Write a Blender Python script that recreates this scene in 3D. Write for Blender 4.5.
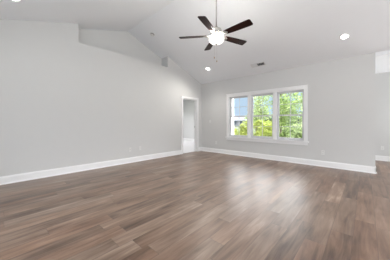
import bpy, bmesh, math, random
from mathutils import Vector, Matrix

for o in list(bpy.data.objects):
    bpy.data.objects.remove(o)
SC = bpy.context.scene
COL = SC.collection
PI = math.pi

# ------------------------------------------------------------------ camera
cd = bpy.data.cameras.new('camera')
cam = bpy.data.objects.new('camera', cd)
COL.objects.link(cam)
cam.location = (5.017, -5.905, 1.155)
cam.rotation_euler = (PI / 2, 0, 0.7388)
cd.sensor_width = 36
cd.lens = 187.24 / 390 * 36
cd.shift_y = -7.3 / 390
cd.clip_start = 0.02
cd.clip_end = 600
SC.camera = cam

# ------------------------------------------------------------------ exposure
SC.view_settings.view_transform = 'Standard'
SC.view_settings.look = 'None'
SC.view_settings.gamma = 1
SC.view_settings.use_curve_mapping = False
SC.view_settings.exposure = 0.0

# ------------------------------------------------------------------ sky
SKY_LOW, SKY_BAND = 0.95, 8.0
w = bpy.data.worlds.new('sky')
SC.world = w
w.use_nodes = True
nt = w.node_tree
nt.nodes.clear()
out = nt.nodes.new('ShaderNodeOutputWorld')
bg = nt.nodes.new('ShaderNodeBackground')
tc = nt.nodes.new('ShaderNodeTexCoord')
sp = nt.nodes.new('ShaderNodeSeparateXYZ')
cr = nt.nodes.new('ShaderNodeValToRGB')      # blue low sky; bright band above, added unseen to light floor and ceiling
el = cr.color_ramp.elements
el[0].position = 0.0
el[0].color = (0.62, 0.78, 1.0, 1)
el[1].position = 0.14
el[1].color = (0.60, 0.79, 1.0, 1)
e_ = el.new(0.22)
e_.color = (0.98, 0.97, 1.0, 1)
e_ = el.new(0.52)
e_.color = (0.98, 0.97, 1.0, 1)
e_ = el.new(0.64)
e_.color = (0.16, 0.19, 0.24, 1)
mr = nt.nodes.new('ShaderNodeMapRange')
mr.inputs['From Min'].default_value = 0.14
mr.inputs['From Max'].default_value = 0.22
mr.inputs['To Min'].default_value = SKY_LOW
mr.inputs['To Max'].default_value = SKY_BAND
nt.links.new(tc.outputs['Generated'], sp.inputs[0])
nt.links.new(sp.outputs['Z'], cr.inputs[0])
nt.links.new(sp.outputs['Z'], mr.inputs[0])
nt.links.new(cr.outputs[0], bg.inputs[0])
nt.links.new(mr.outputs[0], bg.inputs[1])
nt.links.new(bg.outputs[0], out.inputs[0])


def lamp(name, kind, loc, power, color=(1, 1, 1), size=None, aim=None, parent=None, spot=None):
    d = bpy.data.lights.new(name, kind)
    d.energy = power
    d.color = color
    if kind == 'AREA':
        d.shape = 'RECTANGLE'
        d.size, d.size_y = size
    elif kind == 'SUN':
        d.angle = size
    else:
        d.shadow_soft_size = size
    if spot:
        d.spot_size, d.spot_blend = spot
    o = bpy.data.objects.new(name, d)
    COL.objects.link(o)
    o.location = loc
    if aim is not None:
        o.rotation_euler = Vector(aim).to_track_quat('-Z', 'Y').to_euler()
    if parent:
        o.parent = parent
    return o


lamp('sun', 'SUN', (0, 0, 30), 9.0, (1, 0.95, 0.88), 0.02, (-0.50, 0.22, -0.83))
# fill lights added behind and beside the camera, plus nook and bedroom daylight
DAY = (0.97, 0.985, 1.0)
lamp('front_fill', 'AREA', (2.5, -6.80, 1.45), 24, DAY, (2.6, 1.9), (0, 1, 0.10))  # added fill panel behind the camera, brightens the whole room
lamp('front_right_fill', 'AREA', (6.6, -6.80, 1.25), 11, DAY, (2.2, 2.1), (0, 1, 0.05))  # second unseen fill panel added along the front wall
lamp('right_fill', 'AREA', (8.95, -3.2, 1.4), 122, DAY, (2.6, 1.8), (-1, 0, 0.35))  # strong fill panel added out of view at the right wall
lamp('nook_back_fill', 'AREA', (6.95, 2.04, 1.25), 60, DAY, (2.0, 1.7), (-0.3, -1, 0.75))  # added emitter before a solid wall, lifts the near ceiling slope
lamp('nook_window_daylight', 'AREA', (8.95, 1.15, 1.4), 17, DAY, (1.3, 1.8), (-1, 0, 0))
lamp('bedroom_window_daylight', 'AREA', (-4.30, 0.6, 1.45), 12, DAY, (2.0, 1.5), (1, 0, -0.6))
lamp('bedroom_top_fill', 'AREA', (-2.3, 0.9, 2.56), 30, (1, 0.98, 0.96), (0.5, 0.5), (0, 0, -1))  # unseen panel added to brighten the carpet, no fixture here


# ------------------------------------------------------------------ materials
def newmat(name):
    m = bpy.data.materials.new(name)
    m.use_nodes = True
    return m, m.node_tree, m.node_tree.nodes['Principled BSDF']


def plain(name, col, rough=0.5, metal=0.0, spec=0.5, noise=0.03, nscale=6.0, bump=0.0, bscale=200.0):
    m, t, p = newmat(name)
    tcn = t.nodes.new('ShaderNodeTexCoord')
    n = t.nodes.new('ShaderNodeTexNoise')
    n.inputs['Scale'].default_value = nscale
    n.inputs['Detail'].default_value = 3
    t.links.new(tcn.outputs['Object'], n.inputs['Vector'])
    mx = t.nodes.new('ShaderNodeMix')
    mx.data_type = 'RGBA'
    mx.inputs[6].default_value = tuple(c * (1 - noise) for c in col) + (1,)
    mx.inputs[7].default_value = tuple(min(1, c * (1 + noise)) for c in col) + (1,)
    t.links.new(n.outputs[0], mx.inputs[0])
    t.links.new(mx.outputs[2], p.inputs['Base Color'])
    p.inputs['Roughness'].default_value = rough
    p.inputs['Metallic'].default_value = metal
    p.inputs['Specular IOR Level'].default_value = spec
    if bump:
        b = t.nodes.new('ShaderNodeTexNoise')
        b.inputs['Scale'].default_value = bscale
        t.links.new(tcn.outputs['Object'], b.inputs['Vector'])
        bn = t.nodes.new('ShaderNodeBump')
        bn.inputs['Strength'].default_value = bump
        bn.inputs['Distance'].default_value = 0.002
        t.links.new(b.outputs[0], bn.inputs['Height'])
        t.links.new(bn.outputs[0], p.inputs['Normal'])
    return m


def emit(name, col, strength):
    m, t, p = newmat(name)
    p.inputs['Base Color'].default_value = (0.9, 0.9, 0.88, 1)
    p.inputs['Emission Color'].default_value = tuple(col) + (1,)
    p.inputs['Emission Strength'].default_value = strength
    p.inputs['Roughness'].default_value = 0.3
    return m


M_WALL = plain('grey wall paint', (0.65, 0.65, 0.638), 0.6, spec=0.25, noise=0.012, bump=0.08)
M_CEIL = plain('white ceiling paint', (0.845, 0.862, 0.88), 0.75, spec=0.15, noise=0.01, bump=0.08)
M_TRIM = plain('white trim paint', (0.87, 0.87, 0.865), 0.3, noise=0.01)
M_SASH = plain('white vinyl sash', (0.68, 0.68, 0.69), 0.35, noise=0.01)
M_PLATE = plain('white plastic plate', (0.74, 0.74, 0.725), 0.3, noise=0.01)
M_SLOT = plain('dark slot', (0.04, 0.04, 0.04), 0.6)
M_NICKEL = plain('brushed nickel', (0.62, 0.60, 0.56), 0.22, metal=1.0, noise=0.05)
M_ROD = plain('satin nickel rod', (0.42, 0.41, 0.39), 0.4, metal=0.8)
M_BRASS = plain('aged brass fob', (0.40, 0.27, 0.14), 0.35, metal=0.7)
M_DOOR = plain('white door paint', (0.80, 0.80, 0.79), 0.35, noise=0.01)
M_VENT = plain('white vent enamel', (0.74, 0.74, 0.73), 0.4)
M_DARK = plain('dark duct', (0.02, 0.02, 0.02), 0.8)
M_LENS = emit('downlight lens', (1.0, 0.97, 0.92), 14)
M_BOWL = emit('lit frosted glass', (1.0, 0.97, 0.93), 1.3)
M_BULB = emit('lit bulb', (1.0, 0.90, 0.76), 22)
M_ROOF = plain('grey roof shingle', (0.20, 0.21, 0.24), 0.8, noise=0.15, nscale=3)
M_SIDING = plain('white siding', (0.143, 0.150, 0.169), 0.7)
M_PANE = plain('dark window glass', (0.05, 0.06, 0.08), 0.1)
M_BARK = plain('grey brown bark', (0.17, 0.13, 0.10), 0.9, noise=0.35, nscale=9)
M_CONC = plain('pale concrete', (0.74, 0.73, 0.71), 0.85, noise=0.05, nscale=3)  # kept pale so the added slab bounces sun indoors
M_ROAD = plain('pale road', (0.156, 0.163, 0.169), 0.8, noise=0.1, nscale=2)


def blade_mat():
    m, t, p = newmat('dark walnut blade')
    tcn = t.nodes.new('ShaderNodeTexCoord')
    mp = t.nodes.new('ShaderNodeMapping')
    mp.inputs['Scale'].default_value = (3, 60, 20)
    n = t.nodes.new('ShaderNodeTexNoise')
    n.inputs['Scale'].default_value = 1.0
    r = t.nodes.new('ShaderNodeValToRGB')
    r.color_ramp.elements[0].color = (0.004, 0.0015, 0.0012, 1)
    r.color_ramp.elements[1].color = (0.035, 0.008, 0.005, 1)
    t.links.new(tcn.outputs['Object'], mp.inputs[0])
    t.links.new(mp.outputs[0], n.inputs[0])
    t.links.new(n.outputs[0], r.inputs[0])
    t.links.new(r.outputs[0], p.inputs['Base Color'])
    p.inputs['Roughness'].default_value = 0.34
    p.inputs['Specular IOR Level'].default_value = 0.10
    return m


M_BLADE = blade_mat()


def glass_mat():
    m = bpy.data.materials.new('clear window glass')
    m.use_nodes = True
    t = m.node_tree
    t.nodes.clear()
    o = t.nodes.new('ShaderNodeOutputMaterial')
    tr = t.nodes.new('ShaderNodeBsdfTransparent')
    tr.inputs[0].default_value = (0.97, 0.985, 0.98, 1)
    g = t.nodes.new('ShaderNodeBsdfGlossy')
    g.inputs['Roughness'].default_value = 0.02
    mx = t.nodes.new('ShaderNodeMixShader')
    fr = t.nodes.new('ShaderNodeFresnel')
    fr.inputs[0].default_value = 1.35
    t.links.new(fr.outputs[0], mx.inputs[0])
    t.links.new(tr.outputs[0], mx.inputs[1])
    t.links.new(g.outputs[0], mx.inputs[2])
    t.links.new(mx.outputs[0], o.inputs[0])
    return m


M_GLASS = glass_mat()


def floor_mat():
    m, t, p = newmat('vinyl oak planks')
    L = t.links.new

    def math_(op, a, b=None, c=None):
        n = t.nodes.new('ShaderNodeMath')
        n.operation = op
        for i, v in enumerate((a, b, c)):
            if v is None:
                continue
            if isinstance(v, (int, float)):
                n.inputs[i].default_value = v
            else:
                L(v, n.inputs[i])
        return n.outputs[0]
    tcn = t.nodes.new('ShaderNodeTexCoord')
    s = t.nodes.new('ShaderNodeSeparateXYZ')
    L(tcn.outputs['Object'], s.inputs[0])
    W_, L_ = 0.178, 1.22
    u = math_('DIVIDE', math_('ADD', s.outputs['X'], 0.062), W_)
    row = math_('FLOOR', u)
    fu = math_('SUBTRACT', u, row)
    wn = t.nodes.new('ShaderNodeTexWhiteNoise')
    wn.noise_dimensions = '1D'
    L(row, wn.inputs['W'])
    v = math_('ADD', math_('DIVIDE', s.outputs['Y'], L_), math_('MULTIPLY', wn.outputs[0], 7.31))
    colm = math_('FLOOR', v)
    fv = math_('SUBTRACT', v, colm)
    cx = t.nodes.new('ShaderNodeCombineXYZ')
    L(row, cx.inputs[0])
    L(colm, cx.inputs[1])
    wp = t.nodes.new('ShaderNodeTexWhiteNoise')
    wp.noise_dimensions = '3D'
    L(cx.outputs[0], wp.inputs['Vector'])
    # grain, long along the plank, shifted per plank
    g = t.nodes.new('ShaderNodeCombineXYZ')
    L(math_('MULTIPLY', s.outputs['X'], 16.0), g.inputs[0])
    L(math_('ADD', math_('MULTIPLY', s.outputs['Y'], 1.5), math_('MULTIPLY', wp.outputs[0], 40)), g.inputs[1])
    L(math_('MULTIPLY', wp.outputs[0], 31.0), g.inputs[2])
    n1 = t.nodes.new('ShaderNodeTexNoise')
    n1.inputs['Scale'].default_value = 1.0
    n1.inputs['Detail'].default_value = 6
    n1.inputs['Roughness'].default_value = 0.62
    n1.inputs['Distortion'].default_value = 0.6
    L(g.outputs[0], n1.inputs['Vector'])
    g2 = t.nodes.new('ShaderNodeCombineXYZ')
    L(math_('MULTIPLY', s.outputs['X'], 5.0), g2.inputs[0])
    L(math_('ADD', math_('MULTIPLY', s.outputs['Y'], 1.6), math_('MULTIPLY', wp.outputs[0], 17)), g2.inputs[1])
    n2 = t.nodes.new('ShaderNodeTexNoise')
    n2.inputs['Scale'].default_value = 1.0
    n2.inputs['Detail'].default_value = 2
    L(g2.outputs[0], n2.inputs['Vector'])
    val = math_('ADD', math_('MULTIPLY', wp.outputs[0], 0.22),
                math_('ADD', math_('MULTIPLY', n1.outputs[0], 0.95), math_('MULTIPLY', n2.outputs[0], 0.60)))
    val = math_('SUBTRACT', val, 0.40)
    r = t.nodes.new('ShaderNodeValToRGB')
    e = r.color_ramp.elements
    e[0].position = 0.20
    e[0].color = (0.070, 0.038, 0.023, 1)
    e[1].position = 0.84
    e[1].color = (0.45, 0.345, 0.262, 1)
    k = e.new(0.42)
    k.color = (0.185, 0.115, 0.075, 1)
    k = e.new(0.62)
    k.color = (0.275, 0.187, 0.132, 1)
    L(val, r.inputs[0])
    # grey / red tint per plank
    mx = t.nodes.new('ShaderNodeMix')
    mx.data_type = 'RGBA'
    mx.blend_type = 'MULTIPLY'
    mx.inputs[0].default_value = 1.0
    tint = t.nodes.new('ShaderNodeValToRGB')
    tint.color_ramp.elements[0].color = (1.0, 0.90, 0.84, 1)
    tint.color_ramp.elements[1].color = (0.95, 1.0, 1.04, 1)
    sc = t.nodes.new('ShaderNodeSeparateColor')
    L(wp.outputs['Color'], sc.inputs[0])
    L(sc.outputs[2], tint.inputs[0])
    L(r.outputs[0], mx.inputs[6])
    L(tint.outputs[0], mx.inputs[7])
    # seams
    du = math_('MULTIPLY', math_('MINIMUM', fu, math_('SUBTRACT', 1.0, fu)), W_)
    dv = math_('MULTIPLY', math_('MINIMUM', fv, math_('SUBTRACT', 1.0, fv)), L_)
    seam = math_('LESS_THAN', math_('MINIMUM', du, dv), 0.0022)
    mx2 = t.nodes.new('ShaderNodeMix')
    mx2.data_type = 'RGBA'
    mx2.inputs[7].default_value = (0.06, 0.04, 0.03, 1)
    L(math_('MULTIPLY', seam, 0.45), mx2.inputs[0])
    L(mx.outputs[2], mx2.inputs[6])
    L(mx2.outputs[2], p.inputs['Base Color'])
    rr = math_('ADD', math_('MULTIPLY', n1.outputs[0], 0.16), 0.32)
    L(rr, p.inputs['Roughness'])
    p.inputs['Specular IOR Level'].default_value = 0.5
    p.inputs['Coat Weight'].default_value = 0.35
    p.inputs['Coat Roughness'].default_value = 0.36
    h = math_('SUBTRACT', math_('MULTIPLY', n1.outputs[0], 0.4), seam)
    b = t.nodes.new('ShaderNodeBump')
    b.inputs['Strength'].default_value = 0.25
    b.inputs['Distance'].default_value = 0.002
    L(h, b.inputs['Height'])
    L(b.outputs[0], p.inputs['Normal'])
    return m


M_FLOOR = floor_mat()
M_CARPET = plain('pale grey carpet', (0.82, 0.81, 0.82), 0.95, spec=0.1, noise=0.06, nscale=60, bump=0.5, bscale=300)


def grass_mat():
    m, t, p = newmat('lawn')
    tcn = t.nodes.new('ShaderNodeTexCoord')
    n = t.nodes.new('ShaderNodeTexNoise')
    n.inputs['Scale'].default_value = 0.5
    n.inputs['Detail'].default_value = 6
    r = t.nodes.new('ShaderNodeValToRGB')
    r.color_ramp.elements[0].position = 0.3
    r.color_ramp.elements[0].color = (0.045, 0.07, 0.013, 1)
    r.color_ramp.elements[1].position = 0.7
    r.color_ramp.elements[1].color = (0.10, 0.125, 0.035, 1)
    t.links.new(tcn.outputs['Object'], n.inputs[0])
    t.links.new(n.outputs[0], r.inputs[0])
    t.links.new(r.outputs[0], p.inputs['Base Color'])
    p.inputs['Roughness'].default_value = 0.9
    return m


M_GRASS = grass_mat()


def leaf_mat(name, c0, c1, trans=0.35):
    m = bpy.data.materials.new(name)
    m.use_nodes = True
    t = m.node_tree
    t.nodes.clear()
    o = t.nodes.new('ShaderNodeOutputMaterial')
    ge = t.nodes.new('ShaderNodeNewGeometry')
    r = t.nodes.new('ShaderNodeValToRGB')
    r.color_ramp.elements[0].color = tuple(c0) + (1,)
    r.color_ramp.elements[1].color = tuple(c1) + (1,)
    t.links.new(ge.outputs['Random Per Island'], r.inputs[0])
    d = t.nodes.new('ShaderNodeBsdfDiffuse')
    tl = t.nodes.new('ShaderNodeBsdfTranslucent')
    mx = t.nodes.new('ShaderNodeMixShader')
    mx.inputs[0].default_value = trans
    t.links.new(r.outputs[0], d.inputs[0])
    t.links.new(r.outputs[0], tl.inputs[0])
    t.links.new(d.outputs[0], mx.inputs[1])
    t.links.new(tl.outputs[0], mx.inputs[2])
    t.links.new(mx.outputs[0], o.inputs[0])
    return m


M_LEAF_MID = leaf_mat('mid green leaves', (0.122, 0.198, 0.056), (0.525, 0.629, 0.263), 0.45)
M_LEAF_PALE = leaf_mat('pale green leaves', (0.206, 0.290, 0.122), (0.619, 0.703, 0.375), 0.45)
M_LEAF_YEL = leaf_mat('yellow green leaves', (0.263, 0.338, 0.066), (0.619, 0.656, 0.225), 0.45)
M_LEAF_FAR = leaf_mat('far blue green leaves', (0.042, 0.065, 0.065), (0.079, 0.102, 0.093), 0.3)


# ------------------------------------------------------------------ helpers
def box(bm, x0, x1, y0, y1, z0, z1):
    vs = [bm.verts.new((x, y, z)) for x in (x0, x1) for y in (y0, y1) for z in (z0, z1)]
    for f in ((0, 1, 3, 2), (4, 6, 7, 5), (0, 4, 5, 1), (2, 3, 7, 6), (0, 2, 6, 4), (1, 5, 7, 3)):
        bm.faces.new([vs[i] for i in f])


def prism(bm, pts, axis, a, b):
    """pts 2-D outline extruded along axis from a to b."""
    def P(p, t):
        if axis == 'x':
            return (t, p[0], p[1])
        if axis == 'y':
            return (p[0], t, p[1])
        return (p[0], p[1], t)
    A = [bm.verts.new(P(p, a)) for p in pts]
    B = [bm.verts.new(P(p, b)) for p in pts]
    bm.faces.new(A)
    bm.faces.new(B[::-1])
    n = len(pts)
    for i in range(n):
        bm.faces.new((A[i], B[i], B[(i + 1) % n], A[(i + 1) % n]))


def lathe(bm, prof, seg=32, c=(0, 0, 0)):
    """prof: list of (radius, z)."""
    rings = []
    for r, z in prof:
        if r < 1e-5:
            rings.append([bm.verts.new((c[0], c[1], c[2] + z))])
        else:
            rings.append([bm.verts.new((c[0] + r * math.cos(2 * PI * k / seg), c[1] + r * math.sin(2 * PI * k / seg), c[2] + z)) for k in range(seg)])
    for a, b in zip(rings, rings[1:]):
        for k in range(seg):
            k2 = (k + 1) % seg
            if len(a) == 1 and len(b) == 1:
                continue
            if len(a) == 1:
                bm.faces.new((a[0], b[k], b[k2]))
            elif len(b) == 1:
                bm.faces.new((a[k], b[0], a[k2]))
            else:
                bm.faces.new((a[k], b[k], b[k2], a[k2]))


def tube(bm, pts, radii, seg=8):
    rings = []
    for i, p in enumerate(pts):
        p = Vector(p)
        d = (Vector(pts[min(i + 1, len(pts) - 1)]) - Vector(pts[max(i - 1, 0)])).normalized()
        a = d.orthogonal().normalized()
        b = d.cross(a)
        rings.append([bm.verts.new(p + radii[i] * (math.cos(2 * PI * k / seg) * a + math.sin(2 * PI * k / seg) * b)) for k in range(seg)])
    for a, b in zip(rings, rings[1:]):
        best = min(range(seg), key=lambda s: sum((a[k].co - b[(k + s) % seg].co).length for k in range(seg)))
        for k in range(seg):
            bm.faces.new((a[k], a[(k + 1) % seg], b[(k + 1 + best) % seg], b[(k + best) % seg]))
    bm.faces.new(rings[0][::-1])
    bm.faces.new(rings[-1])


def obj(name, bm, mat, parent=None, smooth=False, bevel=0.0, loc=None):
    bmesh.ops.recalc_face_normals(bm, faces=bm.faces)
    if bevel:
        bmesh.ops.bevel(bm, geom=list(bm.edges), offset=bevel, segments=2, affect='EDGES', clamp_overlap=True)
    me = bpy.data.meshes.new(name)
    bm.to_mesh(me)
    bm.free()
    me.materials.append(mat)
    if smooth:
        for p in me.polygons:
            p.use_smooth = True
    o = bpy.data.objects.new(name, me)
    COL.objects.link(o)
    if loc is not None:
        o.location = loc
    if parent:
        o.parent = parent
    return o


def struct(o, label=None):
    o['kind'] = 'structure'
    if label:
        o['label'] = label
    return o


def tag(o, label, cat, group=None, kind=None):
    o['label'] = label
    o['category'] = cat
    if group:
        o['group'] = group
    if kind:
        o['kind'] = kind
    return o


def empty(name, loc=(0, 0, 0), rot=None):
    o = bpy.data.objects.new(name, None)
    COL.objects.link(o)
    o.location = loc
    o.empty_display_size = 0.1
    if rot is not None:
        o.rotation_euler = rot
    return o


def copy_tree(o, parent=None):
    c = o.copy()
    COL.objects.link(c)
    if parent:
        c.parent = parent
    for ch in [x for x in bpy.data.objects if x.parent == o]:
        copy_tree(ch, c)
    return c


# ------------------------------------------------------------------ room shell
H = 2.749                      # wall plate height
RY, RZ = -3.068, 3.937         # ridge
FY = -6.84                     # front wall (behind the camera)
XE = 5.182                     # outside corner of the back wall
XR = 9.0                       # far right wall
NY = 2.117                     # nook back wall
NH = 2.668                     # nook ceiling
NL, NR, NZ, ND = -4.482, -1.781, 3.058, 0.343   # plant ledge
T = 0.12
D0, D1, DH = -1.068, -0.285, 2.062              # doorway


def ceil_z(y):
    return H + (RZ - H) * (y / RY) if y > RY else RZ - (RZ - H) * (RY - y) / (RY - FY)


b = bmesh.new()
box(b, -0.06, XR, FY, 0, -0.12, 0)
box(b, XE, XR, 0, NY, -0.12, 0)
struct(obj('floor', b, M_FLOOR), 'wood look vinyl plank floor')
b = bmesh.new()
box(b, -4.4, -0.06, -3.2, 2.6, -0.12, 0.006)
struct(obj('floor_bedroom', b, M_CARPET), 'pale carpet beyond the doorway')

b = bmesh.new()
prism(b, [(0, H), (RY, RZ), (FY, H), (FY - 0.15, H), (FY - 0.15, H + 0.18), (RY, RZ + 0.2), (0.15, H + 0.18), (0.15, H)], 'x', -0.60, XR + 0.15)
struct(obj('ceiling', b, M_CEIL), 'white vaulted ceiling')
b = bmesh.new()
box(b, XE - 0.15, XR + 0.15, 0.15, NY + 0.15, NH, NH + 0.15)
box(b, XE, XR, 0.0, 0.15, NH, H)
struct(obj('ceiling_nook', b, M_CEIL), 'flat white ceiling of the side nook')
b = bmesh.new()
box(b, -4.4, -T, -3.2, 2.75, 2.60, 2.72)
struct(obj('ceiling_bedroom', b, M_CEIL))

# left gable wall with doorway and plant ledge recess
b = bmesh.new()
box(b, -T, 0, FY, D0, 0, 2.60)
box(b, -T, 0, D1, 0.0, 0, 2.60)
box(b, -T, 0, D0, D1, DH, 2.60)
for y0, y1 in ((FY, NL), (NR, 0.0)):
    ys = [y0] + ([RY] if y0 < RY < y1 else []) + [y1]
    prism(b, [(y0, 2.60), (y1, 2.60)] + [(y, ceil_z(y)) for y in reversed(ys)], 'x', -T, 0)
box(b, -T, 0, NL, NR, 2.60, NZ - 0.05)
# ledge, its back and its two cheeks
box(b, -ND, 0, NL, NR, NZ - 0.05, NZ)
prism(b, [(NL - .1, NZ - .05), (NR + .1, NZ - .05), (NR + .1, ceil_z(NR + .1)), (RY, RZ), (NL - .1, ceil_z(NL - .1))], 'x', -ND - 0.1, -ND)
prism(b, [(NR, NZ - .05), (NR + .1, NZ - .05), (NR + .1, ceil_z(NR + .1)), (NR, ceil_z(NR))], 'x', -ND, -T)
prism(b, [(NL - .1, NZ - .05), (NL, NZ - .05), (NL, ceil_z(NL)), (NL - .1, ceil_z(NL - .1))], 'x', -ND, -T)
struct(obj('wall_left', b, M_WALL), 'grey gable wall with a recessed plant ledge')

# back wall with the window opening
WX0, WX1, WZ0, WZ1 = 1.312, 3.754, 0.645, 2.097
b = bmesh.new()
box(b, 0, WX0, 0, 0.15, 0, H)
box(b, WX1, XE, 0, 0.15, 0, H)
box(b, WX0, WX1, 0, 0.15, 0, WZ0)
box(b, WX0, WX1, 0, 0.15, WZ1, H)
struct(obj('wall_back', b, M_WALL), 'grey back wall with a triple window')

b = bmesh.new()
box(b, XE - 0.15, XR + 0.15, NY, NY + 0.15, 0, NH)
struct(obj('wall_nook', b, M_WALL))
b = bmesh.new()
box(b, XE - 0.15, XE, 0.15, NY, 0, NH)
struct(obj('wall_nook_side', b, M_WALL))


def wall_with_holes(bm, axis, c0, c1, a0, a1, z1, holes):
    """wall slab along 'x' or 'y' from a0 to a1 with window holes (lo, hi, zlo, zhi)."""
    def bx(p, q, r, s):
        if axis == 'x':
            box(bm, p, q, c0, c1, r, s)
        else:
            box(bm, c0, c1, p, q, r, s)
    cur = a0
    for lo, hi, zl, zh in holes:
        bx(cur, lo, 0, z1)
        if zl > 0:
            bx(lo, hi, 0, zl)
        bx(lo, hi, zh, z1)
        cur = hi
    bx(cur, a1, 0, z1)


b = bmesh.new()
wall_with_holes(b, 'x', FY - 0.15, FY, -T, XR + 0.15, H, [(1.2, 3.8, 0.5, 2.4), (5.5, 7.7, 0.0, 2.3)])
struct(obj('wall_front', b, M_WALL))
b = bmesh.new()
wall_with_holes(b, 'y', XR, XR + 0.15, FY, 0.0, H, [(-4.5, -1.9, 0.5, 2.3)])
prism(b, [(0, H), (RY, RZ), (FY, H)], 'x', XR, XR + 0.15)
wall_with_holes(b, 'y', XR, XR + 0.15, 0.0, NY, NH, [(0.5, 1.8, 0.5, 2.3)])
struct(obj('wall_right', b, M_WALL))
# adjoining bedroom seen through the doorway
b = bmesh.new()
box(b, -4.4, -T, 2.6, 2.75, 0, 2.60)
struct(obj('wall_bedroom_back', b, M_WALL))
b = bmesh.new()
wall_with_holes(b, 'y', -4.55, -4.4, -3.2, 2.75, 2.60, [(-0.4, 1.6, 0.7, 2.2)])
struct(obj('wall_bedroom_side', b, M_WALL))
b = bmesh.new()
box(b, -4.4, -T, -3.35, -3.2, 0, 2.60)
struct(obj('wall_bedroom_front', b, M_WALL))
b = bmesh.new()
box(b, -T, 0.0, 0.15, 2.6, 0, 2.60)
box(b, -T, 0.0, 0.0, 0.15, 0, H)
struct(obj('wall_bedroom_right', b, M_WALL))
# unseen slab added to block sun at the front openings
b = bmesh.new()
box(b, -0.5, XR + 0.5, FY - 3.2, FY - 0.15, 2.62, 2.75)
struct(obj('ceiling_sun_block', b, M_CEIL))

# baseboards: (outline across the wall, out from wall, up)
BP = [(0, 0), (0.028, 0), (0.027, 0.012), (0.018, 0.024), (0.015, 0.026), (0.015, 0.125), (0.011, 0.135), (0.008, 0.150), (0, 0.152)]


def baseboard(name, axis, a, b_, c, sgn):
    bm = bmesh.new()
    if axis == 'y':      # runs along y, wall plane x=c
        prism(bm, [(c + sgn * p, q) for p, q in BP], 'y', a, b_)
    else:
        prism(bm, [(c + sgn * p, q) for p, q in BP], 'x', a, b_)
    return struct(obj(name, bm, M_TRIM))


CW = 0.077
baseboard('baseboard_left', 'y', FY, D0 - CW, 0, 1)
baseboard('baseboard_left.001', 'y', D1 + CW, 0, 0, 1)
baseboard('baseboard_back', 'x', 0.0, XE + 0.015, 0, -1)
baseboard('baseboard_corner', 'y', -0.015, 0.15, XE, 1)
baseboard('baseboard_nook', 'x', XE, XR, NY, -1)
baseboard('baseboard_bedroom', 'x', -4.4, -T, 2.6, -1)
baseboard('baseboard_front', 'x', 0, 5.4, FY, 1)

# ------------------------------------------------------------------ doorway
door = empty('door_1', (0, (D0 + D1) / 2, 0))
struct(door, 'white cased doorway in the left wall by the corner')
yc = (D0 + D1) / 2


def casing(bm, x0, x1):
    box(bm, x0, x1, D0 - CW - yc, D0 - 0.008 - yc, 0, DH + CW)
    box(bm, x0, x1, D1 + 0.008 - yc, D1 + CW - yc, 0, DH + CW)
    box(bm, x0, x1, D0 - 0.008 - yc, D1 + 0.008 - yc, DH + 0.008, DH + CW)


b = bmesh.new()
casing(b, 0, 0.018)
casing(b, -T - 0.018, -T)
# stepped outer band of the casing
box(b, 0.018, 0.024, D0 - CW - yc, D0 - CW + 0.022 - yc, 0, DH + CW)
box(b, 0.018, 0.024, D1 + CW - 0.022 - yc, D1 + CW - yc, 0, DH + CW)
box(b, 0.018, 0.024, D0 - CW + 0.022 - yc, D1 + CW - 0.022 - yc, DH + CW - 0.022, DH + CW)
obj('door_casing', b, M_TRIM, door)
b = bmesh.new()
box(b, -T, 0, D0 - yc - 0.001, D0 + 0.018 - yc, 0, DH)
box(b, -T, 0, D1 - 0.018 - yc, D1 + 0.001 - yc, 0, DH)
box(b, -T, 0, D0 - yc, D1 - yc, DH - 0.018, DH + 0.001)
box(b, -0.075, -0.045, D0 + 0.018 - yc, D0 + 0.03 - yc, 0, DH - 0.018)
box(b, -0.075, -0.045, D1 - 0.03 - yc, D1 - 0.018 - yc, 0, DH - 0.018)
box(b, -0.075, -0.045, D0 + 0.03 - yc, D1 - 0.03 - yc, DH - 0.03, DH - 0.018)
obj('door_jamb', b, M_TRIM, door)
b = bmesh.new()
box(b, -0.112, -0.082, D1 - 0.021 - yc, D1 - 0.018 - yc, 0.95, 1.02)
sp_ = obj('strike_plate', b, M_ROD, door)
sp_['label'] = 'dull metal strike plate'
# leaf, swung fully open against the bedroom side of the wall
b = bmesh.new()
box(b, -0.175, -0.14, D0 - 0.78 - yc, D0 - 0.02 - yc, 0.012, DH - 0.02)
for z0, z1 in ((0.2, 0.9), (1.05, 1.85)):
    box(b, -0.180, -0.175, D0 - 0.66 - yc, D0 - 0.14 - yc, z0, z1)
obj('door_leaf', b, M_DOOR, door, bevel=0.002)
b = bmesh.new()
tube(b, [(-0.180, D0 - 0.71 - yc, 0.96), (-0.215, D0 - 0.71 - yc, 0.96)], [0.012, 0.012], 12)
tube(b, [(-0.215, D0 - 0.71 - yc, 0.96), (-0.225, D0 - 0.71 - yc, 0.96), (-0.245, D0 - 0.71 - yc, 0.96)], [0.018, 0.028, 0.018], 16)
obj('door_knob', b, M_ROD, door, smooth=True)

# ------------------------------------------------------------------ windows
trim = empty('trim_1', (0, 0, 0))
struct(trim, 'white casing around the triple window')
CX0, CX1 = 1.227, 3.839
MW = 0.092
GW = (WX1 - WX0 - 2 * MW) / 3
b = bmesh.new()
box(b, CX0, WX0 + 0.006, -0.02, 0, 0.63, 2.182)
box(b, WX1 - 0.006, CX1, -0.02, 0, 0.63, 2.182)
box(b, WX0 + 0.006, WX1 - 0.006, -0.02, 0, WZ1 - 0.006, 2.182)
for k in (1, 2):
    x = WX0 + k * GW + (k - 1) * MW
    box(b, x - 0.004, x + MW + 0.004, -0.018, 0.0, WZ0, WZ1 - 0.006)
    box(b, x, x + MW, 0.0, 0.13, WZ0, WZ1)
box(b, CX0 - 0.012, CX1 + 0.012, -0.028, 0, 2.182, 2.200)
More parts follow.
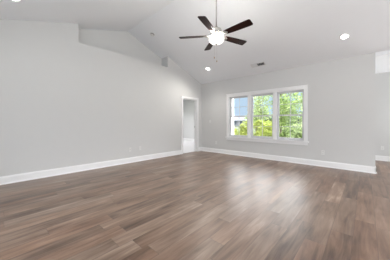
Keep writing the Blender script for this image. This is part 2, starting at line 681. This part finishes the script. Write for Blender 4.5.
# jamb liners
box(b, WX0, WX0 + 0.008, 0, 0.13, WZ0, WZ1)
box(b, WX1 - 0.008, WX1, 0, 0.13, WZ0, WZ1)
box(b, WX0 + 0.008, WX1 - 0.008, 0, 0.13, WZ1 - 0.008, WZ1)
obj('window_casing', b, M_TRIM, trim)
b = bmesh.new()
box(b, CX0 - 0.03, CX1 + 0.03, -0.055, 0.0, 0.612, 0.640)
box(b, WX0, WX1, 0.0, 0.13, 0.625, 0.650)
obj('window_stool', b, M_TRIM, trim)
b = bmesh.new()
box(b, CX0, CX1, -0.018, 0, 0.530, 0.612)
box(b, CX0, CX1, -0.024, -0.018, 0.530, 0.550)
obj('window_apron', b, M_TRIM, trim)


def frame(bm, x0, x1, z0, z1, w_, y0, y1, bot=None):
    bot = bot or w_
    box(bm, x0, x0 + w_, y0, y1, z0, z1)
    box(bm, x1 - w_, x1, y0, y1, z0, z1)
    box(bm, x0 + w_, x1 - w_, y0, y1, z1 - w_, z1)
    box(bm, x0 + w_, x1 - w_, y0, y1, z0, z0 + bot)


for k in range(3):
    x0 = WX0 + k * (GW + MW) + (0.008 if k == 0 else 0)
    x1 = WX0 + k * (GW + MW) + GW - (0.008 if k == 2 else 0)
    z0, z1 = 0.650, WZ1 - 0.008
    wdw = struct(empty('window_%d' % (k + 1), (x0, 0, z0)), ['left', 'middle', 'right'][k] + ' double hung sash of the triple window')
    wd, ht = x1 - x0, z1 - z0
    b = bmesh.new()
    frame(b, 0, wd, 0, ht, 0.020, 0.05, 0.13)
    obj('window_frame', b, M_SASH, wdw)
    mid = 0.5 * ht + 0.01
    for nm, lo, hi, ya, yb in (('upper_sash', mid - 0.02, ht - 0.020, 0.095, 0.125), ('lower_sash', 0.020, mid + 0.02, 0.060, 0.090)):
        b = bmesh.new()
        frame(b, 0.020, wd - 0.020, lo, hi, 0.034, ya, yb, 0.045 if nm == 'lower_sash' else 0.034)
        s = obj(nm, b, M_SASH, wdw)
        b = bmesh.new()
        ym = (ya + yb) / 2
        cx, cz = wd / 2, (lo + hi) / 2
        box(b, cx - 0.007, cx + 0.007, ym - 0.007, ym + 0.007, lo + 0.034, hi - 0.034)
        box(b, 0.054, cx - 0.009, ym - 0.007, ym + 0.007, cz - 0.007, cz + 0.007)
        box(b, cx + 0.009, wd - 0.054, ym - 0.007, ym + 0.007, cz - 0.007, cz + 0.007)
        obj('muntin_grid', b, M_SASH, s)
        b = bmesh.new()
        box(b, 0.050, wd - 0.050, ym - 0.002, ym + 0.002, lo + 0.030, hi - 0.030)
        obj('window_pane', b, M_GLASS, s)
        if nm == 'lower_sash':
            b = bmesh.new()
            box(b, cx - 0.03, cx + 0.03, 0.050, 0.060, hi - 0.016, hi - 0.002)
            obj('sash_lock', b, M_SASH, s)

# ------------------------------------------------------------------ wall plates
PLATES = 'electrical plates along the walls'


def plate(name, loc, rz, label, style):
    e = empty(name, loc, (0, 0, rz))          # local -y points into the room
    tag(e, label, 'outlet' if name != 'light_switch' else 'switch')
    b = bmesh.new()
    box(b, -0.035, 0.035, -0.006, 0, -0.058, 0.058)
    obj('cover_plate', b, M_PLATE, e, bevel=0.0015)
    if style == 'outlet':
        for dz in (-0.022, 0.022):
            b = bmesh.new()
            box(b, -0.017, 0.017, -0.009, -0.006, dz - 0.014, dz + 0.014)
            s = obj('receptacle', b, M_PLATE, e, bevel=0.001)
            b = bmesh.new()
            box(b, -0.008, -0.005, -0.0095, -0.009, dz - 0.004, dz + 0.007)
            box(b, 0.005, 0.008, -0.0095, -0.009, dz - 0.004, dz + 0.007)
            obj('slot', b, M_SLOT, s)
    elif style == 'coax':
        b = bmesh.new()
        tube(b, [(0, -0.006, 0), (0, -0.018, 0)], [0.006, 0.006], 10)
        obj('coax_jack', b, M_ROD, e)
    else:
        b = bmesh.new()
        box(b, -0.016, 0.016, -0.011, -0.006, -0.033, 0.033)
        obj('rocker', b, M_PLATE, e, bevel=0.001)
    return e


plate('wall_outlet', (0, -3.178, 0.380), PI / 2, 'white cable plate on the left wall, further from the door of the pair', 'coax')
plate('wall_outlet', (0, -2.855, 0.388), PI / 2, 'white duplex outlet on the left wall, nearer the door of the pair', 'outlet')
plate('wall_outlet', (0.738, 0, 0.389), 0, 'white outlet on the back wall between the corner and the window', 'outlet')
plate('wall_outlet', (4.19, 0, 0.372), 0, 'white outlet low on the back wall right of the window', 'outlet')
plate('wall_outlet', (5.397, NY, 0.388), 0, 'white outlet on the nook wall past the outside corner', 'outlet')
plate('light_switch', (0.445, 0, 1.203), 0, 'white light switch on the back wall left of the window', 'switch')

# ------------------------------------------------------------------ ceiling fittings
SB = math.atan2(RZ - H, -RY)         # back slope pitch
SF = math.atan2(RZ - H, RY - FY)


def can_light(x, y, label, watts):
    a = -SB if y > RY else SF
    e = empty('recessed_light', (x, y, ceil_z(y)), (a, 0, 0))
    tag(e, label, 'light', 'recessed lights in the vaulted ceiling')
    b = bmesh.new()
    lathe(b, [(0.062, -0.004), (0.066, -0.010), (0.086, -0.007), (0.090, 0.0), (0.062, 0.0), (0.062, -0.004)], 32)
    obj('trim_ring', b, M_TRIM, e, smooth=True)
    b = bmesh.new()
    lathe(b, [(0, -0.008), (0.045, -0.007), (0.063, -0.003), (0.063, 0.0), (0, 0.0)], 32)
    obj('lens', b, M_LENS, e, smooth=True)
    lamp('downlight_lamp', 'SPOT', (0, 0, -0.03), watts, (1, 0.96, 0.90), 0.05, (0, 0, -1), e, (2.6, 0.8))
    return e


can_light(0.945, -0.759, 'small lit recessed ceiling light above the left corner doorway', 85)
can_light(4.679, -0.715, 'lit recessed ceiling light above the wall right of the window', 9)
can_light(0.902, -5.63, 'lit recessed ceiling light on the nearer slope, cut by the top edge at left', 3)
can_light(4.679, -5.574, 'recessed ceiling light behind the camera', 3)

# smoke detector on the back slope just past the ridge
e = empty('smoke_detector', (0.365, -2.66, ceil_z(-2.66)), (-SB, 0, 0))
tag(e, 'round white smoke detector on the ceiling near the ridge', 'smoke detector')
b = bmesh.new()
lathe(b, [(0, -0.050), (0.040, -0.050), (0.052, -0.044), (0.056, -0.014), (0.062, -0.012), (0.063, 0), (0, 0)], 32)
obj('detector_body', b, M_PLATE, e, smooth=True)
b = bmesh.new()
lathe(b, [(0.0575, -0.020), (0.0575, -0.036), (0.0560, -0.037), (0.0560, -0.019), (0.0575, -0.020)], 32)
obj('vent_ring', b, M_SLOT, e, smooth=True)
b = bmesh.new()
lathe(b, [(0, -0.054), (0.010, -0.054), (0.012, -0.050), (0, -0.050)], 12, (0.02, 0, 0))
obj('test_button', b, M_PLATE, e)

# air vent on the back slope
VY = -0.43
e = empty('ceiling_vent', (2.61, VY, ceil_z(VY)), (-SB, 0, 0))
tag(e, 'white rectangular air vent with dark slots on the ceiling above the window', 'vent')
b = bmesh.new()
for q in ((-0.215, 0.215, -0.080, -0.055), (-0.215, 0.215, 0.055, 0.080), (-0.215, -0.190, -0.055, 0.055), (0.190, 0.215, -0.055, 0.055)):
    box(b, *q, -0.010, 0)
obj('vent_frame', b, M_VENT, e)
b = bmesh.new()
box(b, -0.190, 0.190, -0.055, 0.055, -0.002, 0)
obj('duct', b, M_DARK, e)
for k in range(7):
    b = bmesh.new()
    yy = -0.048 + k * 0.016
    prism(b, [(yy - 0.005, -0.003), (yy + 0.004, -0.011), (yy + 0.005, -0.010), (yy - 0.003, -0.002)], 'x', -0.190, -0.02)
    prism(b, [(yy + 0.005, -0.003), (yy - 0.004, -0.011), (yy - 0.005, -0.010), (yy + 0.003, -0.002)], 'x', -0.02, 0.190)
    obj('slat', b, M_VENT, e)

# ------------------------------------------------------------------ ceiling fan
FX, FYY = 2.97, RY
ZB = 2.765
fan = empty('ceiling_fan', (FX, FYY, ZB))
tag(fan, 'five blade dark walnut ceiling fan with lit glass bowl on a nickel downrod', 'ceiling fan')
top = RZ - ZB
b = bmesh.new()
lathe(b, [(0, 0.0), (0.070, 0.0), (0.070, -0.02), (0.055, -0.06), (0.020, -0.085), (0, -0.085)], 32, (0, 0, top))
obj('canopy', b, M_NICKEL, fan, smooth=True)
b = bmesh.new()
tube(b, [(0, 0, 0.16), (0, 0, top - 0.07)], [0.013, 0.013], 16)
obj('downrod', b, M_ROD, fan, smooth=True)
b = bmesh.new()
lathe(b, [(0, 0.175), (0.022, 0.175), (0.030, 0.150), (0.060, 0.140), (0.092, 0.118), (0.104, 0.085), (0.104, 0.055), (0.086, 0.032), (0.070, 0.022), (0.070, 0.005), (0, 0.005)], 40)
obj('motor_housing', b, M_NICKEL, fan, smooth=True)
b = bmesh.new()
lathe(b, [(0, 0.004), (0.058, 0.004), (0.062, -0.010), (0.062, -0.030), (0.045, -0.040), (0.0, -0.040)], 32)
obj('switch_housing', b, M_NICKEL, fan, smooth=True)
# glass bowl, open at its top
b = bmesh.new()
prof = [(0.128, -0.032), (0.138, -0.042), (0.140, -0.070), (0.128, -0.102), (0.100, -0.128), (0.055, -0.143), (0.012, -0.148),
        (0.012, -0.144), (0.053, -0.138), (0.096, -0.123), (0.123, -0.099), (0.134, -0.070), (0.132, -0.044), (0.124, -0.034), (0.128, -0.032)]
lathe(b, prof, 40)
obj('glass_bowl', b, M_BOWL, fan, smooth=True)
b = bmesh.new()
tube(b, [(0, 0, -0.038), (0, 0, -0.150)], [0.006, 0.006], 10)
lathe(b, [(0, -0.147), (0.022, -0.147), (0.024, -0.153), (0.012, -0.160), (0.009, -0.168), (0, -0.172)], 20)
obj('finial', b, M_ROD, fan, smooth=True)
for k in range(3):
    a = 2 * PI * k / 3 + 0.5
    c, s = math.cos(a), math.sin(a)
    b = bmesh.new()
    prof = [(0, -0.098), (0.012, -0.096), (0.021, -0.082), (0.021, -0.070), (0.012, -0.054), (0.011, -0.042), (0, -0.042)]
    lathe(b, prof, 14, (0.078 * c, 0.078 * s, 0.006))
    obj('bulb', b, M_BULB, fan, smooth=True)
for k in range(3):
    a = 2 * PI * k / 3 + 0.5
    lamp('fan_bulb_lamp', 'POINT', (0.125 * math.cos(a), 0.125 * math.sin(a), -0.008), 17, (1, 0.95, 0.88), 0.025, None, fan)
for k in range(2):
    a = 4.6 + k * 0.9
    x, y = 0.135 * 0.4 * math.cos(a), 0.135 * 0.4 * math.sin(a)
    zb = (-0.43, -0.50)[k]
    b = bmesh.new()
    tube(b, [(x, y, -0.155), (x, y, zb + 0.03)], [0.0012, 0.0012], 6)
    ch = obj('pull_chain', b, M_ROD, fan)
    b = bmesh.new()
    lathe(b, [(0, 0.035), (0.004, 0.033), (0.008, 0.018), (0.009, 0.006), (0.005, 0.0), (0, 0.0)], 12, (x, y, zb))
    obj('chain_fob', b, M_BRASS, ch, smooth=True)

Fv = Vector((-math.sin(.7388), math.cos(.7388), 0))
Rv = Vector((math.cos(.7388), math.sin(.7388), 0))
base = bmesh.new()


def blade_mesh():
    bm = bmesh.new()
    # outline in local x (out) and y (across)
    up = [(0.185, 0.046), (0.24, 0.055), (0.36, 0.064), (0.50, 0.070), (0.60, 0.072), (0.675, 0.072), (0.692, 0.066), (0.700, 0.050)]
    ol = up + [(x, -y) for x, y in reversed(up)]
    lo = [bm.verts.new((x, y, 0.0)) for x, y in ol]
    hi = [bm.verts.new((x, y, 0.009)) for x, y in ol]
    n = len(ol)
    for i in range(len(up) - 1):
        j = n - 1 - i
        bm.faces.new((lo[i], lo[i + 1], lo[j - 1], lo[j]))
        bm.faces.new((hi[i], hi[j], hi[j - 1], hi[i + 1]))
    for i in range(n):
        bm.faces.new((lo[i], hi[i], hi[(i + 1) % n], lo[(i + 1) % n]))
    return bm


def iron_mesh():
    bm = bmesh.new()
    tube(bm, [(0.070, 0.0, 0.020), (0.115, 0.0, 0.010), (0.165, 0.0, -0.004), (0.200, 0, -0.006)], [0.012, 0.010, 0.009, 0.007], 8)
    prism(bm, [(0.175, -0.040), (0.215, -0.036), (0.245, -0.010), (0.245, 0.010), (0.215, 0.036), (0.175, 0.040), (0.160, 0.015), (0.160, -0.015)], 'z', -0.007, -0.0015)
    return bm


base.free()
for k in range(5):
    th = math.radians(61.6 + 72 * k)
    d = Fv * math.cos(th) + Rv * math.sin(th)
    ang = math.atan2(d.y, d.x)
    arm = obj('blade_iron', iron_mesh(), M_ROD, fan, smooth=False)
    arm.rotation_euler = (math.radians(-13), 0, ang)
    bl = obj('fan_blade', blade_mesh(), M_BLADE, fan)
    bl.rotation_euler = (math.radians(-13), 0, ang)

# ------------------------------------------------------------------ outside
GZ = -0.55
b = bmesh.new()
box(b, -160, 80, 0.15 + NY + 0.4, 260, GZ - 0.5, GZ)
box(b, -160, -6.0, -60, NY + 0.55, GZ - 0.5, GZ)
box(b, -6.0, 12, 0.16, NY + 0.55, GZ - 0.5, GZ)
g = obj('lawn_ground', b, M_GRASS)
struct(g, 'sunlit lawn outside the window')
b = bmesh.new()
box(b, -3.0, 9.5, 0.17, 4.9, GZ, GZ + 0.10)
struct(obj('floor_bounce_slab', b, M_CONC), 'pale concrete slab added to bounce sun indoors through the window')  # hidden below the sill, added to throw sunlight up to the ceiling
b = bmesh.new()
box(b, -110, 30, 46, 52, GZ, GZ + 0.03)
struct(obj('ground_road', b, M_ROAD), 'pale road beyond the lawn')

rnd = random.Random(7)


def foliage(name, blobs, n, size, mat, parent, clumps=14, seed=0):
    rg = random.Random(seed)
    V, Fc = [], []
    cl = []
    tot = sum(r ** 3 for *_, r in blobs)
    for (x, y, z, r) in blobs:
        k = max(3, int(clumps * (r ** 3) / tot * len(blobs) / 1.0))
        for _ in range(k):
            d = Vector((rg.gauss(0, 1), rg.gauss(0, 1), rg.gauss(0, 1))).normalized() * r * (rg.random() ** 0.45)
            cl.append((Vector((x, y, z)) + d, r * rg.uniform(0.28, 0.48)))
    for _ in range(n):
        c, r = cl[rg.randrange(len(cl))]
        p = c + Vector((rg.gauss(0, .5), rg.gauss(0, .5), rg.gauss(0, .42))) * r
        a = Vector((rg.gauss(0, 1), rg.gauss(0, 1), rg.gauss(0, .7))).normalized()
        nrm = Vector((rg.gauss(0, .7), rg.gauss(0, .7), 1)).normalized()
        bb = a.cross(nrm).normalized()
        s = size * rg.uniform(0.6, 1.3)
        i = len(V)
        V += [p - a * s * .5, p + bb * s * .28 + nrm * s * .06, p + a * s * .55, p - bb * s * .28 + nrm * s * .06]
        Fc += [(i, i + 1, i + 2), (i, i + 2, i + 3)]
    me = bpy.data.meshes.new(name)
    me.from_pydata([tuple(v) for v in V], [], Fc)
    me.materials.append(mat)
    o = bpy.data.objects.new(name, me)
    COL.objects.link(o)
    o.parent = parent
    return o, cl


def tree(name, x, y, h, blobs, n, size, mat, label, cat='tree', group=None, trunk=0.12, clumps=14, seed=1, stems=1):
    e = empty(name, (x, y, GZ))
    tag(e, label, cat, group)
    f_, cl = foliage('foliage', blobs, n, size, mat, e, clumps, seed)
    rg = random.Random(seed + 50)
    b = bmesh.new()
    for s in range(stems):
        ox, oy = (0, 0) if stems == 1 else (rg.uniform(-.25, .25), rg.uniform(-.2, .2))
        pts = [(ox, oy, -0.1)]
        nseg = 6
        for i in range(1, nseg + 1):
            pts.append((ox + rg.uniform(-.05, .05) * i * trunk * 4, oy + rg.uniform(-.05, .05) * i * trunk * 4, h * i / nseg))
        tube(b, pts, [trunk * (1 - 0.8 * i / nseg) for i in range(nseg + 1)], 8)
        for c, r in rg.sample(cl, min(len(cl), 16 if stems == 1 else 4)):
            zt = max(0.15 * h, min(h * .95, c.z - abs(c.x) * .5 - r * .3))
            i = min(nseg - 1, int(zt / h * nseg))
            t_ = zt / h * nseg - i
            p0 = Vector(pts[i]).lerp(Vector(pts[i + 1]), t_)
            md = p0.lerp(c, .5) + Vector((0, 0, r * .25))
            tube(b, [p0, md, c], [trunk * .3, trunk * .18, trunk * .07], 6)
    obj('trunk' if cat == 'tree' else 'stem', b, M_BARK, e)
    return e


TG = 'trees standing behind the window'
tree('sparse_tree', -2.1, 10.7, 4.3, [(0, 0, 3.0, .75), (-.4, .2, 3.9, .6), (.35, 0, 3.9, .6), (.3, .1, 2.3, .6)], 1500, 0.16, M_LEAF_PALE,
     'slender tree with thin open leaves against the sky, in the middle window', group=TG, trunk=0.07, clumps=20, seed=3)
tree('leafy_tree', 0.15, 9.4, 4.2, [(0, 0, 1.9, .85), (.1, 0, 3.0, .85), (-.1, .2, 3.7, .65)], 2600, 0.16, M_LEAF_MID,
     'dense leafy tree filling the left half of the right window', group=TG, trunk=0.08, clumps=26, seed=5)
tree('leafy_tree', 1.95, 9.6, 4.2, [(0, 0, 1.9, .85), (0, 0, 3.0, .85), (.1, .2, 3.7, .65)], 2600, 0.15, M_LEAF_PALE,
     'pale leafy tree at the right edge of the right window', group=TG, trunk=0.08, clumps=26, seed=8)
tree('leafy_tree', -1.2, 15.6, 5.0, [(0, 0, 2.6, 1.5), (.3, 0, 4.1, 1.3), (-.3, .3, 1.6, 1.3)], 2600, 0.26, M_LEAF_MID,
     'taller green tree further back, between the two nearer leafy trees', group=TG, trunk=0.12, clumps=30, seed=11)
tree('leafy_tree', -5.4, 17.4, 4.6, [(0, 0, 2.2, 1.4), (.3, 0, 3.6, 1.1), (-.4, .3, 2.2, 1.2)], 2000, 0.26, M_LEAF_PALE,
     'pale hazy tree low behind the sparse tree of the middle window', group=TG, trunk=0.12, clumps=24, seed=13)
SG = 'bright shrubs below the window'
for i, (x, y, r, hh, mt, lb) in enumerate([
        (-3.5, 8.2, 0.66, 0.9, M_LEAF_YEL, 'yellow green shrub at the bottom left of the left window'),
        (-2.0, 7.4, 0.66, 1.2, M_LEAF_YEL, 'taller yellow green shrub at the bottom right of the left window'),
        (-1.2, 8.4, 0.70, 1.5, M_LEAF_YEL, 'yellow green shrub at the bottom left of the middle window'),
        (0.0, 6.6, 0.66, 1.3, M_LEAF_YEL, 'yellow green shrub at the bottom right of the middle window'),
        (0.95, 7.7, 0.6, 1.10, M_LEAF_MID, 'mid green shrub at the bottom left of the right window'),
        (-4.5, 13.2, 0.95, 1.7, M_LEAF_YEL, 'yellow green shrub further back, low at the left side of the middle window'),
        (-2.55, 13.3, 0.95, 1.6, M_LEAF_YEL, 'yellow green shrub further back, at the right side of the middle window'),
        (1.1, 12.9, 1.05, 1.5, M_LEAF_PALE, 'pale green shrub further back, low at the right side of the right window'),
        (1.85, 6.6, 0.6, 1.15, M_LEAF_PALE, 'pale green shrub at the bottom right of the right window')]):
    tree('garden_shrub', x, y, hh, [(0, 0, hh * .45, r * .8), (0.15, 0, hh * .95, r * .7)], 3000, 0.13, mt, lb, cat='shrub', group=SG, trunk=0.03, clumps=22, seed=20 + i, stems=5)

# distant tree line, each its own tree
k = 0
for i in range(14):
    x = -84 + i * 8.6
    y = 108 + (i % 2) * 7
    hh = rnd.uniform(6.0, 8.0)
    tree('distant_tree', x, y, hh * .8, [(0, 0, hh * .5, hh * .34), (1.4, 0, hh * .4, hh * .28), (-1.4, 0, hh * .38, hh * .28)], 500, 1.3, M_LEAF_FAR,
         'low blue green tree in the row on the horizon', group='far tree row on the horizon', trunk=0.3, clumps=14, seed=60 + i)


def house(x, y, rz, w_, d_, hw, hr, label):
    e = empty('distant_house', (x, y, GZ), (0, 0, rz))
    tag(e, label, 'house', 'white houses far across the lawn')
    b = bmesh.new()
    box(b, -w_ / 2, w_ / 2, -d_ / 2, d_ / 2, 0, hw)
    prism(b, [(-d_ / 2, hw), (d_ / 2, hw), (0, hw + hr)], 'x', -w_ / 2, w_ / 2)
    obj('house_wall', b, M_SIDING, e)
    b = bmesh.new()
    for s in (-1, 1):
        prism(b, [(s * (d_ / 2 + .5), hw - .25), (0, hw + hr), (0, hw + hr + .25), (s * (d_ / 2 + .5), hw)], 'x', -w_ / 2 - .4, w_ / 2 + .4)
    obj('roof', b, M_ROOF, e)
    n = int(w_ // 2.4)
    for i in range(n):
        xx = -w_ / 2 + (i + .5) * w_ / n
        b = bmesh.new()
        box(b, xx - .55, xx + .55, -d_ / 2 - .05, -d_ / 2 + .02, .9, 2.4)
        obj('house_window', b, M_PANE, e)
    return e


house(-46.0, 64, 0.6, 11, 8, 3.0, 2.2, 'white house with grey roof at the left edge of the left window')
house(-37.0, 74, 0.5, 10, 8, 2.8, 2.0, 'white house with grey roof right of its neighbour in the left window')
